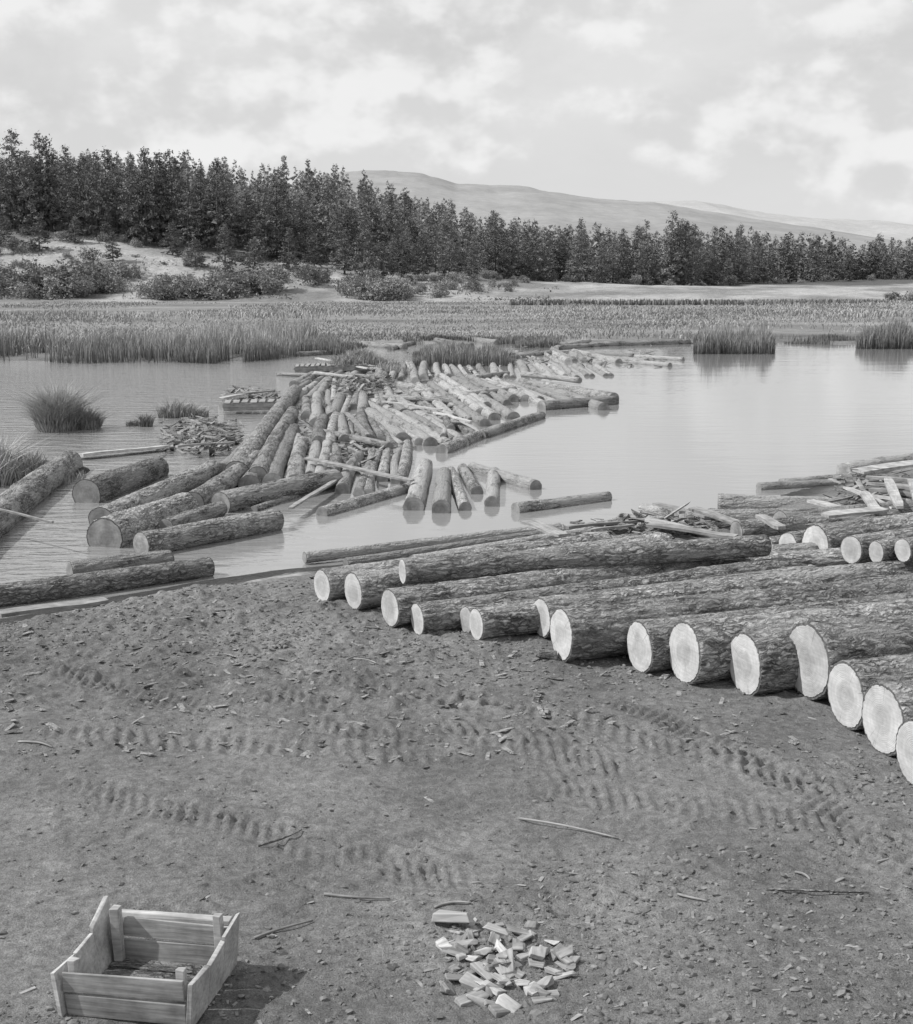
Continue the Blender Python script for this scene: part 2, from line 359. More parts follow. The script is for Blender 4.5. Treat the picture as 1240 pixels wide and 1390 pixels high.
# ---------------------------------------------------------------- reeds
def blades(x,y,z,h,w,lean=.18,r=rng):
    n=len(x); a=r.random(n)*6.28; la=r.random(n)*6.28; l=h*lean*r.random(n)
    wx=np.cos(a)*w/2; wy=np.sin(a)*w/2
    V=np.empty((n,5,3))
    V[:,0]=np.stack([x-wx,y-wy,z-.05],1); V[:,1]=np.stack([x+wx,y+wy,z-.05],1)
    mx=x+np.cos(la)*l*.35; my=y+np.sin(la)*l*.35
    V[:,2]=np.stack([mx+wx*.8,my+wy*.8,z+h*.6],1); V[:,3]=np.stack([mx-wx*.8,my-wy*.8,z+h*.6],1)
    V[:,4]=np.stack([x+np.cos(la)*l*1.2,y+np.sin(la)*l*1.2,z+h],1)
    b0=np.arange(n)*5
    Fc=np.concatenate([np.stack([b0,b0+1,b0+2],1),np.stack([b0,b0+2,b0+3],1),np.stack([b0+3,b0+2,b0+4],1)])
    return V.reshape(-1,3),Fc
def reedmat(name,lo,hi,base):
    m,T,b=newmat(name); pos=T.n('ShaderNodeNewGeometry').outputs['Position']; sp=T.n('ShaderNodeSeparateXYZ',None,Vector=pos)
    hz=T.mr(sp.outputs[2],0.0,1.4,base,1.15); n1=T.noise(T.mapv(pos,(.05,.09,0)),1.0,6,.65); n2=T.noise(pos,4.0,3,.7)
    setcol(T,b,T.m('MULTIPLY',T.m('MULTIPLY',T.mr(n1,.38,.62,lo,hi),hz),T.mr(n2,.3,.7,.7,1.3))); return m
M_reed=reedmat('reed_blades',.20,.40,.4); M_marsh=reedmat('pale_marsh_grass',.26,.44,.9)
bx=[];by=[];bh=[];bw=[]
def fsy(x): return np.interp(x,FS[:,0],FS[:,1])
n=60000; x=rng.uniform(-40,60,n); y=fsy(x)+ (rng.random(n)**1.3)*np.where(x<-9,12,6)-.6+2.4*fbm(x*.35,x*0,3,71); hh=np.where(x<-9,1.55,.42)*(.55+.45*rng.random(n)+.9*fbm(x*.35,y*.3,3,33)); hh=np.maximum(.2,hh)
keep=((x<-8)|(vn(x*.12,y*.12,34)>.02))&(fbm(x*.3,y*.3,3,39)+.35>rng.random(n)*.5); bx.append(x[keep]);by.append(y[keep]);bh.append(hh[keep]);bw.append(np.full(keep.sum(),.04))
for a,c_,yy0,yy1,hm in [(942,1052,481,468,1.35),(1162,1300,474,466,1.3),(345,470,482,474,.8),(560,700,497,484,.8),(700,760,472,466,.6)]:
    n=3200; pxx=rng.uniform(a,c_,n); pyy=rng.uniform(yy1,yy0,n); P=np.array([G(i,j)[0] for i,j in zip(pxx,pyy)])
    ed=np.minimum(pxx-a,c_-pxx)/(c_-a)*2; hv=hm*(.6+.55*rng.random(n)+.7*vn(pxx*.08,pyy*.1,44))*(.45+.55*ss(ed*3)); bx.append(P[:,0]);by.append(P[:,1]);bh.append(np.maximum(.25,hv));bw.append(np.full(n,.045))
n=2600; pxx=rng.uniform(690,1200,n); y=rng.uniform(205,214,n); bx.append((pxx-CX)/F*y); by.append(y); bh.append(.5+.5*rng.random(n)); bw.append(np.full(n,.3))
x=np.concatenate(bx);y=np.concatenate(by);h_=np.concatenate(bh);w_=np.concatenate(bw)
v,f=blades(x,y,np.maximum(TH(x,y),-.02),h_,w_,.28)
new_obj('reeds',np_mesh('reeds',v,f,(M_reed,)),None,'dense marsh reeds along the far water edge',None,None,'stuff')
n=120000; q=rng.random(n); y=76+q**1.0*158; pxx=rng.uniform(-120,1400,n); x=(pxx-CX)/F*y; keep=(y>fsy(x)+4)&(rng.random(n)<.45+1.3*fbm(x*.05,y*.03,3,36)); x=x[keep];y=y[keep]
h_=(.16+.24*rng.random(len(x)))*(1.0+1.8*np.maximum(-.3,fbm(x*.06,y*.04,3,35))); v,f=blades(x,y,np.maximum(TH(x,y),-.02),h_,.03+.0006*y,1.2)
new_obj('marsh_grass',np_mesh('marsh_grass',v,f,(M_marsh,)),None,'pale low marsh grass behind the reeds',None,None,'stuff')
n=6000; y=rng.uniform(238,300,n); pxx=rng.uniform(-120,760,n); x=(pxx-CX)/F*y; k=fbm(x*.06,y*.06,3,61)>-.12+.3*rng.random(n); x=x[k];y=y[k]
C=np.stack([x,y,TH(x,y)+.15],1); v,f=tri_cloud(C,np.full(len(C),.26),.3,5,rng)
new_obj('dry_scrub',np_mesh('dry_scrub',v,f,(M_scrub,)),None,'low dry scrub tufts over the far bank',None,None,'stuff')
def tuft(px,py,n,h,rad,lab,w=.02,lean=.9,clumps=1,sx=1.0,zf=None):
    p,_=GT(px,py); X_=[];Y_=[];H_=[]
    for c in range(clumps):
        cx,cy=(0,0) if clumps==1 or c==0 else (random.gauss(0,rad*.5)*sx,random.gauss(0,rad*.4)); rc=rad*(1 if clumps==1 else random.uniform(.25,.5)); hc=h*(1 if c==0 else random.uniform(.55,1.0))*math.exp(-abs(cx)/(rad*2.6))
        m=n//clumps; a=rng.random(m)*6.28; r_=rc*np.sqrt(rng.random(m)); X_.append(cx+r_*np.cos(a)); Y_.append(cy+r_*np.sin(a)); H_.append(hc*(.3+.75*rng.random(m)))
    x=np.concatenate(X_);y=np.concatenate(Y_);hh=np.concatenate(H_)
    zz=np.maximum(TH(x+p[0],y+p[1]),-.02)-max(p[2],0)-.03 if zf is None else zf*np.exp(-((x/1.6)**2+(y/3.5)**2))-.02
    v,f=blades(x,y,zz,hh,np.full(len(x),w),lean)
    o=new_obj('grass_clump',np_mesh('grass_clump',v,f,(M_grass,)),None,lab,'grass clump'); o.location=(p[0],p[1],max(p[2],0))
tuft(82,622,5200,1.55,.8,'tall bushy weed clump on a small mud islet',.026,1.1,10)
tuft(118,622,1200,.8,.5,'short tuft of marsh grass beside a plank',.024,1.1,4)
tuft(-5,652,1800,1.1,.8,'leaning marsh grass at the edge of an islet',.024,1.1,5)
tuft(30,650,2800,.6,1.3,'low marsh grass on a mud islet',.024,.9,9)
tuft(430,590,900,.4,.9,'grass sprouting among the jammed logs',.03,.9,4); tuft(492,532,2800,.75,1.8,'grass sprouting on a mound of bark debris',.035,.9,9,zf=.55); tuft(240,604,1200,.7,.8,'grass sprouting among floating debris',.03,.9,5); tuft(200,618,600,.5,.5,'grass sprouting among floating debris',.03,.9,3)
# ---------------------------------------------------------------- logs
def make_log(p0,p1,r0,r1,near=False,mb=None,meo=None,label='',group='',cat='log',name='log',seg=None,nl=None,bend=0.0):
    p0=Vector(p0);p1=Vector(p1); L=(p1-p0).length
    seg=seg or (88 if near else 20); nl=nl or (int(L*24) if near else 14)
    mb=mb or M_bark; meo=meo or (M_end if near else M_endold)
    sd=random.random()*100; V=[];Fc=[];mi=[]
    am=.045 if near else .07; ph=random.random()*6.28
    kn=[(random.uniform(0,1)*L,random.random()*6.28,random.uniform(.4,1)) for _ in range(3)]
    ov=random.uniform(.0,.06); oa=random.random()*3
    for j in range(nl+1):
        t=j/nl; x=(t-.5)*L; rr=r0+(r1-r0)*t
        if near: rr*=1+.05*math.exp(-t*L/.35)
        by_=bend*math.sin(math.pi*t)*math.cos(ph); bz=abs(bend)*math.sin(math.pi*t)*.2
        ef=.5 if j in (0,nl) else 1.0
        for i in range(seg):
            a=i*2*math.pi/seg; ca,sa=math.cos(a),math.sin(a)
            q=mn.noise(Vector((x*.9+sd,ca*.9,sa*.9)))*am*1.5+ov*math.cos(2*(a-oa))*.5
            if near:
                f1=abs(mn.noise(Vector((x*2.6+sd,ca*rr*16,sa*rr*16))))
                q+=(.04-.09*max(0.0,1-f1*5.5)*.8)*ef+ mn.noise(Vector((x*9+sd,ca*rr*34,sa*rr*34)))*.045*ef
            else: q+=mn.noise(Vector((x*3+sd,ca*2.5,sa*2.5)))*am
            for kx,ka,ks in kn:
                dx=x+L/2-kx
                if abs(dx)<.3: q+=.12*ks*math.exp(-(dx/.07)**2)*max(0,math.cos(a-ka))**14
            R=rr*(1+q); V.append((x,ca*R+by_,sa*R+bz))
    for j in range(nl):
        for i in range(seg):
            a=j*seg+i;b_=j*seg+(i+1)%seg; Fc.append((a,b_,b_+seg,a+seg)); mi.append(0)
    m=bpy.data.meshes.new(name)
    c0=len(V); V.append((-L/2,0,0)); V.append((L/2,0,0))
    for i in range(seg):
        Fc.append((c0,(i+1)%seg,i)); mi.append(1); k=nl*seg; Fc.append((c0+1,k+i,k+(i+1)%seg)); mi.append(1)
    m.from_pydata(V,[],Fc); m.materials.append(mb); m.materials.append(M_inner if near else meo)
    m.polygons.foreach_set('material_index',mi); m.polygons.foreach_set('use_smooth',[x==0 for x in mi]); m.update()
    o=new_obj(name,m,None,label,cat,group)
    dvec=(p1-p0).normalized(); q=dvec.to_track_quat('X','Z'); o.rotation_mode='QUATERNION'; o.rotation_quaternion=q; o.location=(p0+p1)/2
    if near:
        for e in (0,1):
            base=0 if e==0 else nl*seg; x0=-L/2 if e==0 else L/2; sg=-1 if e==0 else 1
            vv=[];ff=[]
            for i in range(seg):
                vx,vy,vz=V[base+i]; vv.append((x0-sg*.01,vy*.932,vz*.932))
            for i in range(seg):
                vx,vy,vz=V[base+i]; vv.append((x0+sg*.007,vy*.927,vz*.927))
            vv.append((x0+sg*.010,0,0)); c=2*seg
            for i in range(seg):
                n_=(i+1)%seg
                if e==0: ff+= [(i,i+seg,n_+seg,n_),(c,n_+seg,i+seg)]
                else: ff+= [(i,n_,n_+seg,i+seg),(c,i+seg,n_+seg)]
            cm=bpy.data.meshes.new('cut_end'); cm.from_pydata(vv,[],ff); cm.materials.append(meo); cm.update()
            new_obj('cut_end',cm,o)
    return o
GN='sawn logs stacked on the landing'
def nlog(px,by,dpx,th,L,lift=0.0,k=.96,lab='fresh-cut pine log with pale sawn end on the soil',taper=.93,tilt=0.0,shift=0.0):
    p,t=GT(px,by,lift); r=dpx*t/F/2*k; th=math.radians(th)
    a=np.array([p[0],p[1],p[2]+r])+shift*np.array([math.cos(th),math.sin(th),0]); b_=a+np.array([math.cos(th)*L,math.sin(th)*L,tilt-r*(1-taper)])
    return make_log(a,b_,r,r*taper,True,label=lab,group=GN)
nlog(438,817,46,34,4.6); nlog(480,826,50,33,5.0)
nlog(530,850,52,30,5.2); nlog(567,860,42,28,5.4,taper=.98); nlog(633,860,38,26,5.0,taper=1.0); nlog(647,868,44,25,4.2,taper=1.0)
nlog(735,864,54,24,6.8,taper=1.0); nlog(762,894,70,22,7,lab='thick pine log with furrowed bark and sawn end')
nlog(868,910,68,23,7); nlog(928,925,84,21,7,lab='thick pine log with broad pale sawn end')
nlog(1010,940,84,20,6.5,lab='thick pine log with broad pale sawn end')
nlog(1094,947,104,19,7,shift=0.0,lab='very thick pine log with wide ringed sawn face')
nlog(1144,986,90,18,7,shift=.02,lab='thick pine log with pale oval sawn face')
nlog(1193,1022,96,17,6,shift=.02,lab='thick pine log with stained sawn face'); nlog(1238,1066,92,16,6,shift=.02)
def plog(x1,y1,x2,y2,z1,z2,dpx,lab='pine log resting on top of other logs',near=True,taper=.95,group=GN,**k):
    a,t=G(x1,y1,z1); b_,t2=G(x2,y2,z2); r=dpx*t/F/2
    return make_log(a,b_,r,r*taper,near,label=lab,group=group,**k)
plog(547,776,1040,740,1.0,1.0,33,'long slender pine log lying across the pile')
plog(1107,740,1420,696,.80,.95,54,'thick pine log with bright round sawn end')
for a in [(1041,742,1210,715,.55,.6,24),(1070,740,1300,705,.65,.7,34),(1156,746,1430,708,.97,1.0,38),(1190,750,1440,722,1.05,1.1,30),(1226,747,1480,716,1.13,1.15,30),
          (900,772,1420,728,.60,.7,40),(975,772,1420,742,.62,.75,34)]:
    plog(*a)
for a in [(414,757,760,716,.10,.12,15),(470,766,830,712,.12,.15,16),(560,764,905,706,.22,.22,20),(620,758,960,712,.35,.35,20),(700,752,1010,716,.45,.45,20),
          (975,684,1210,690,.35,.35,26),(930,704,1180,700,.45,.5,24),(1000,722,1260,700,.6,.6,28),(1060,712,1300,690,.6,.6,36),(872,690,985,712,.35,.35,14)]:
    plog(*a,lab='old bark-covered log lying at the water edge',mb=random.choice([M_barkdark,M_bare]),meo=M_endold)
JG='logs floating in the jam'
def flog(x1,y1,x2,y2,dm,z=None,lab='weathered log floating in the mill pond',near=False,mb=None,**k):
    z0=(dm*.18 if z is None else z)
    a,_=G(x1,y1,z0); b_,_=G(x2,y2,z0)
    return make_log(a,b_,dm/2,dm/2*random.uniform(.86,.97),near,label=lab,group=JG,mb=mb or random.choice([M_bark,M_barkdark,M_bare]),**k)
for (x1,y1,x2,y2,dm) in [(-60,752,96,628,.62),(118,672,215,635,.60),(138,706,290,636,.46),(143,730,252,688,.64),(192,740,376,706,.42),(300,684,455,650,.46),(262,684,350,622,.44),(322,642,402,530,.52),(350,648,398,560,.45),(-20,812,286,770,.34),(95,776,232,758,.30),(225,716,300,690,.3)]:
    flog(x1,y1,x2,y2,dm,z=.16 if dm>.4 else .12,near=True,meo=M_endold,lab='large bark-covered log lying in shallow water',bend=.06,mb=random.choice([M_bark,M_barkdark]))
for (x1,y1,x2,y2,dm) in [(437,697,558,662,.26),(562,688,578,632,.40),(599,692,603,645,.38),(668,684,671,642,.30),(700,692,826,675,.27),(728,661,642,636,.30),(600,612,652,590,.34),(652,592,735,564,.34),(735,553,835,545,.46),(834,541,740,524,.44),(632,690,612,640,.26),(648,668,628,636,.26),
   (345,692,450,656,.16),(330,690,400,668,.14),(418,626,540,652,.14),(300,552,372,545,.3),(305,545,375,538,.28),(405,482,456,479,.4),(492,468,550,472,.5),(530,474,560,466,.4),(592,463,640,471,.5),(632,461,676,466,.5),(755,473,822,468,.4),(820,468,936,465,.45),(770,469,800,463,.4),
   (862,485,928,488,.3),(842,490,910,496,.3),(800,484,880,490,.3),(780,478,860,483,.3),(1030,662,1146,656,.22),(1060,656,1150,648,.2),(1145,640,1260,622,.4),(1150,652,1250,634,.35),(560,536,700,528,.3),(540,522,650,548,.3)]:
    flog(x1,y1,x2,y2,dm)
def row(a,b_,n,dm,jit=.22,zz=0.0,lj=.16,pale=False,rot=0.0):
    A0=G(a[0],a[1])[0];A1=G(a[2],a[3])[0];B0=G(b_[0],b_[1])[0];B1=G(b_[2],b_[3])[0]
    for i in range(n):
        t=i/max(1,n-1); p=A0*(1-t)+B0*t; q=A1*(1-t)+B1*t; d_=q-p
        s0=random.uniform(-lj,lj);s1=random.uniform(-lj,lj)
        p2=p+d_*s0+rng.normal(0,jit*dm,3)*[1,1,0]; q2=q+d_*s1+rng.normal(0,jit*dm,3)*[1,1,0]; q2[0]+=random.gauss(0,rot)
        dd=dm*random.uniform(.65,1.25); z=dd*.06+zz+random.uniform(-.03,.05); p2[2]=z;q2[2]=z+random.uniform(-.05,.06)
        make_log(p2,q2,dd/2,dd/2*random.uniform(.8,.97),False,label='weathered log packed in a floating log jam',group=JG,mb=M_bare if pale and random.random()<.75 else random.choice([M_bark,M_barkdark,M_bare,M_bare]),meo=random.choice([M_endold,M_endold,M_end]),bend=random.uniform(0,.10))
row((470,676,492,618),(548,656,556,608),6,.34); row((400,660,412,605),(450,655,456,605),4,.34); row((340,662,378,592),(392,655,402,590),4,.42)
row((412,574,416,538),(448,572,448,538),4,.42); row((430,612,440,575),(545,604,512,566),10,.34,zz=.03); row((540,606,482,566),(640,592,552,540),9,.37,pale=True)
row((600,575,552,528),(692,565,632,528),9,.36,pale=True); row((640,548,596,515),(800,552,705,520),11,.38,pale=True)
row((562,514,556,494),(832,512,812,496),23,.38,lj=.10,jit=.22,zz=-.06,pale=True,rot=.22); row((732,493,702,478),(845,494,800,477),9,.36,zz=-.06,pale=True,rot=.6,lj=.25)
row((452,566,470,524),(540,556,520,520),7,.36,zz=.03,pale=True); row((500,520,530,498),(560,520,556,498),5,.36); row((300,640,345,600),(350,655,380,610),3,.4)
row((380,545,420,520),(470,545,470,515),6,.38,pale=True); row((395,525,430,508),(480,512,500,500),6,.36,pale=True); row((660,492,700,484),(740,480,790,474),5,.34,zz=-.05,rot=.8)
def jumble(px0,px1,py0,py1,n,Lmin,Lmax,zmax):
    for i in range(n):
        px=random.uniform(px0,px1); py=random.uniform(py0,py1)
        p=G(px,py)[0]; a=random.uniform(0,3.14); L=random.uniform(Lmin,Lmax)
        dv=np.array([math.cos(a)*L,math.sin(a)*L,0])/2; dd=random.uniform(.14,.28); z=random.uniform(.12,zmax); p1=p-dv;q1=p+dv; p1[2]=z;q1[2]=z+random.uniform(-.1,.1)
        make_log(p1,q1,dd/2,dd/2*.9,False,label='loose log lying across the floating log jam',group=JG,mb=random.choice([M_bare,M_bare,M_barkdark,M_bark]),bend=.06)
jumble(440,640,535,610,5,2.4,4.2,.26); jumble(400,540,505,545,5,2,4,.35); jumble(560,760,505,540,3,2,4,.24)
# ---------------------------------------------------------------- boards, pallets
def box_np(c,s,rz=0,ry=0,rx=0,j=.0):
    V=np.array([(x,y,z) for x in(-.5,.5) for y in(-.5,.5) for z in(-.5,.5)])*np.array(s)
    if j: V=V+rng.normal(0,j,V.shape)
    M=np.array(Matrix.Rotation(rz,3,'Z')@Matrix.Rotation(ry,3,'Y')@Matrix.Rotation(rx,3,'X'))
    V=V@M.T+np.array(c)
    Fc=np.array([(0,1,3,2),(4,6,7,5),(0,4,5,1),(2,3,7,6),(0,2,6,4),(1,5,7,3)])
    return V,Fc
def boxes(name,lst,mat_):
    VV=[];FF=[];o_=0
    for a in lst:
        v,f=box_np(*a); VV.append(v);FF.append(f+o_);o_+=8
    return np_mesh(name,np.vstack(VV),np.vstack(FF),(mat_,))
def bevel(o,w=.004):
    m=o.modifiers.new('bevel','BEVEL'); m.width=w; m.segments=2
def plank(x1,y1,x2,y2,z,w,th,lab='loose grey board lying on the logs',mat_=None,name='board',grp='loose boards and scraps'):
    a=G(x1,y1,z)[0];b_=G(x2,y2,z)[0]; L=np.linalg.norm(b_-a)
    nseg=8; V=[];Fc=[]
    for i in range(nseg+1):
        x=-L/2+L*i/nseg; dz=.01*math.sin(i*.7)+random.uniform(-.003,.003); wj=w*(1+random.uniform(-.05,.05))*(1 if 0<i<nseg else random.uniform(.6,1))
        V+= [(x,-wj/2,dz-th/2),(x,wj/2,dz-th/2),(x,wj/2,dz+th/2),(x,-wj/2,dz+th/2)]
    for i in range(nseg):
        k=i*4
        for j in range(4): Fc.append((k+j,k+(j+1)%4,k+4+(j+1)%4,k+4+j))
    Fc+= [(0,1,2,3)[::-1],(nseg*4,nseg*4+1,nseg*4+2,nseg*4+3)]
    m=bpy.data.meshes.new(name); m.from_pydata(V,[],Fc); m.materials.append(mat_ or M_wood); m.update()
    o=new_obj(name,m,None,lab,'board',grp); o.rotation_mode='QUATERNION'
    o.rotation_quaternion=Vector(b_-a).to_track_quat('X','Z')@Matrix.Rotation(random.uniform(-.15,.15),3,'X').to_quaternion(); o.location=(a+b_)/2
    return o
plank(108,618,225,606,.10,.45,.07,lab='pale plank floating beside a grassy islet',mat_=M_woodl)
plank(0,834,145,814,.22,.22,.05,lab='grey plank lying along the muddy water edge',mat_=M_wood)
for p in [(415,622,560,652,.33,.14,.04),(395,690,455,652,.2,.12,.04),(330,795,420,778,.35,.14,.03),(380,800,425,785,.36,.10,.03),
          (715,708,765,726,.6,.24,.04),(770,716,900,704,.6,.12,.04),(880,706,960,722,.7,.2,.05),(890,684,975,704,.55,.18,.04),(1030,700,1062,716,.85,.16,.05),(880,712,1000,728,.75,.14,.04),(-10,690,72,708,.55,.04,.03),
          (1120,700,1200,690,.95,.25,.04),(1165,640,1260,625,.55,.3,.05),(300,541,345,532,.4,.25,.05),(320,536,372,530,.4,.2,.05),(470,560,500,590,.36,.15,.04),(520,545,600,556,.36,.14,.04),(590,560,640,572,.36,.13,.04),(430,486,500,500,.4,.2,.05),(240,606,318,600,.3,.2,.05),
          (850,700,940,716,.65,.12,.03),(940,690,1010,712,.7,.16,.04),(800,720,860,712,.65,.1,.03),(1100,680,1180,700,.7,.18,.04),(1150,662,1215,690,.75,.16,.04)]:
    plank(*p,mat_=random.choice([M_wood,M_wood,M_woodl]))
for i,(p) in enumerate([(1178,655,1290,668,.72),(1182,664,1290,678,.74),(1180,673,1290,688,.76),(1176,648,1280,655,.82),(1186,684,1290,690,.70),(1172,668,1190,692,.86),(1205,650,1222,688,.88),(1238,652,1250,690,.88)]):
    plank(*p,.16,.05,lab='weathered plank in a rough stack on shore logs',mat_=random.choice([M_wood,M_woodl]))
for p in [(470,897,500,890),(535,893,610,878),(25,1008,72,1016),(440,1215,530,1222),(350,1150,410,1128),(705,1112,840,1140),(590,1233,640,1228),(345,1275,425,1252),(1080,1185,1100,1197),(920,1215,960,1225),(480,895,512,902),(1040,1208,1180,1214)]:
    a,_=GT(p[0],p[1]);b_,_=GT(p[2],p[3])
    o=make_log(np.array(a)+[0,0,.008],np.array(b_)+[0,0,.012],.009,.006,False,mb=random.choice([M_wood,M_barkdark,M_wood]),meo=M_wood,label='thin dry stick lying on the bare soil',group='sticks scattered on the soil',cat='stick',name='stick',seg=7,nl=8,bend=.04)
o=new_obj('bark_chunk',boxes('bark_chunk',[((0,0,0),(.2,.12,.08),.2,.1,0,.014)],M_barkdark),None,'dark chunk of bark beside a big log','bark chunk'); bevel(o,.02); o.location=tuple(GT(742,893)[0]+[0,0,.04])
def pallet(px,py,z,w,dp,rot,lab,n=7):
    p=G(px,py,z)[0]; L=[((0,y,0),(w,.1,.12),0,0,0,.005) for y in (-dp/2,0,dp/2)]
    L+= [((-w/2+w*(i+.5)/n,0,.085),(w/n*.68,dp*1.08,.04),random.uniform(-.04,.04),0,0,.006) for i in range(n)]
    L+= [((0,y,-.12),(w*.97,.09,.1),0,0,0,.005) for y in (-dp/2+.01,dp/2-.01)]
    o=new_obj('wooden_platform',boxes('wooden_platform',L,M_wood),None,lab,'wooden platform'); o.location=p; o.rotation_euler=(0,random.uniform(-.04,.04),rot)
pallet(450,497,.35,3.4,1.8,.08,'low slatted wooden platform floating beside the log jam',14)
pallet(345,548,.3,2.0,.9,.1,'broken slatted raft among the floating debris',7)
# ---------------------------------------------------------------- crate
Lc,Wc=.70,.60
bc,_=GT(236,1312); rz=math.radians(-12)
crate=new_obj('wooden_crate',None,None,'open rough wooden crate with raised corners on the soil','crate')
cx_,cy_=bc[0]-math.sin(-rz)*Wc/2, bc[1]-math.cos(rz)*Wc/2
crate.location=(cx_,cy_,zat(cx_,cy_)-.01); crate.rotation_euler=(.02,-.03,rz)
def part(name,lst,m_=M_wood,bw=.004):
    o=new_obj(name,boxes(name,lst,m_),crate); bevel(o,bw)
for sy in (-1,1):
    part('side_panel',[((0,sy*Wc/2,.07),(Lc,.020,.125),0,0,0,.003),((.01*sy,sy*(Wc/2+.003),.205),(Lc,.020,.115),0,.012*sy,0,.003)])
for sx in (-1,1):
    VV=[];FF=[]
    for (y0,y1,za,zb) in [(-.34,-.105,.27,.255),(-.097,.11,.25,.27),(.118,.33,.30,.37 if sx<0 else .33)]:
        b0=len(VV); xx=sx*(Lc/2+.004)
        for dx_ in (0,sx*.026):
            lean=.12*sx
            for (yy,zz) in [(y0,0),(y1,0),(y1,zb),(y0,za)]: VV.append((xx+dx_+lean*zz+rng.normal(0,.002),yy+rng.normal(0,.003),zz+rng.normal(0,.006)))
        FF+= [(b0,b0+1,b0+2,b0+3),(b0+7,b0+6,b0+5,b0+4)]+[(b0+i,b0+4+i,b0+4+(i+1)%4,b0+(i+1)%4) for i in range(4)]
    o=new_obj('end_panel',np_mesh('end_panel',VV,FF,(M_woodl,)),crate); bevel(o,.004)
    for sy in (-1,1): part('corner_post',[((sx*(Lc/2-.035),sy*(Wc/2-.04),.165+.02*sy),(.05,.05,.33),0,0,.03*sy,.003)],M_woodl)
part('bottom_panel',[((0,y,.012),(Lc-.01,.10,.018),0,0,0,.002) for y in (-.23,-.115,0,.115,.23)],M_barkdark)  # dark material on the floor boards paints in the shade inside the crate
part('top_rail',[((0,Wc/2+.03,.275),(Lc+.02,.055,.03),.01,0,0,.003)],M_woodl)
def blk(px,py,lift,s,lab,rz=None,m_=None):
    p,_=GT(px,py); v,f=box_np((0,0,0),s,0,0,0,min(s)*.26); k=np.where(v[:,0]>0)[0]; v[k,0]+=rng.normal(0,s[0]*.16,len(k)); v[:,1]*=1+rng.normal(0,.18,8)
    o=new_obj('wood_block',np_mesh('wood_block',v,f,(m_ or random.choice([M_woodl,M_wood,M_wood]),)),None,lab,'wood block','broken pale wood blocks on the soil'); bevel(o,.006)
    o.location=(p[0],p[1],p[2]+s[2]*.35+lift); o.rotation_euler=(random.uniform(-.25,.25),random.uniform(-.25,.25),random.random()*3 if rz is None else rz)
blk(617,1256,.03,(.25,.09,.06),'longer pale wood block lying against the pile',-.35,M_end)
for i in range(90):
    a=random.random()*6.28; r_=random.random()**.7; px=682+92*r_*math.cos(a); py=1312+62*r_*math.sin(a)
    blk(px,py,.03*(1-r_)*random.choice([0,1,1.6]),(random.uniform(.04,.17),random.uniform(.03,.09),random.uniform(.014,.035)),'short pale splintered wood piece in a small heap')
# ---------------------------------------------------------------- ground debris (stuff)
import bmesh
bm=bmesh.new(); bmesh.ops.create_icosphere(bm,subdivisions=1,radius=1); IV=np.array([v.co[:] for v in bm.verts]); IF=np.array([[v.index for v in f.verts] for f in bm.faces]); bm.free()
def scatter(name,tmplV,tmplF,x,y,sz,mat_,lab,flat=(1,1,.6),jit=.18,zoff=.2,zb=None,tilt=.25):
    n=len(x); z=TH(x,y) if zb is None else zb
    a=rng.random(n)*6.28; ti=rng.normal(0,tilt,n)
    V=np.repeat(tmplV[None],n,0)*(1+rng.normal(0,jit,(n,len(tmplV),1)))*sz[:,None,None]*(np.array(flat)*(1+rng.normal(0,.2,(n,1,3))))
    V[:,:,2]+=V[:,:,0]*ti[:,None]
    c,s=np.cos(a)[:,None],np.sin(a)[:,None]; X_=V[:,:,0]*c-V[:,:,1]*s+x[:,None]; Y_=V[:,:,0]*s+V[:,:,1]*c+y[:,None]; Z_=V[:,:,2]+z[:,None]+(sz*zoff)[:,None]
    VV=np.stack([X_,Y_,Z_],2).reshape(-1,3); FF=(tmplF[None]+(np.arange(n)*len(tmplV))[:,None,None]).reshape(-1,tmplF.shape[1])
    return new_obj(name,np_mesh(name,VV,FF,(mat_,)),None,lab,None,None,'stuff')
M_stone,T,b=newmat('pebble_stone'); setcol(T,b,T.mr(T.noise(T.n('ShaderNodeNewGeometry').outputs['Position'],9.0,4,.7),.3,.7,.10,.27))
M_clod,T,b=newmat('soil_clod'); setcol(T,b,T.mr(T.noise(T.n('ShaderNodeNewGeometry').outputs['Position'],12.0,4,.7),.3,.7,.09,.17))
def land(n,ymax=17.5):
    y=5.3+(rng.random(n)**1.1)*(ymax-5.3); x=rng.uniform(-.42,.42,n)*y*1.0; sh=np.interp(x,SH[:,0],SH[:,1]); k=(y<sh-.3); return x[k],y[k]
def clump(x,y): return ss(.2+2.0*fbm(x*.5,y*.5,3,55)+.35*ss((y-10)/4)*(x<1))
x,y=land(19000); k=rng.random(len(x))<clump(x,y)*.7+.05; x=x[k];y=y[k]
sz=.005+.012*rng.random(len(x))**3*2; scatter('pebbles',IV,IF,x,y,sz,M_stone,'small stones scattered on bare earth')
x,y=land(40000); k=rng.random(len(x))<.22+.65*clump(x,y); x=x[k];y=y[k]
sz=.004+.018*rng.random(len(x))**4+.012*(rng.random(len(x))<.1)*ss((y-10)/4); scatter('soil_clods',IV,IF,x,y,sz,M_clod,'crumbly dark soil clods covering the landing',jit=.28,zoff=.0)
CB,CF=box_np((0,0,0),(2,.7,.16))
x,y=land(10000); k=rng.random(len(x))<clump(x,y)*.7+.03; x=x[k];y=y[k]
scatter('wood_chips',CB,CF,x,y,.006+.028*rng.random(len(x))**4,M_wood,'bark scraps and wood chips littering the soil',flat=(1,1,1),zoff=.12)
x,y=land(3800); k=(y>10.5)&(x<3); x=x[k];y=y[k]
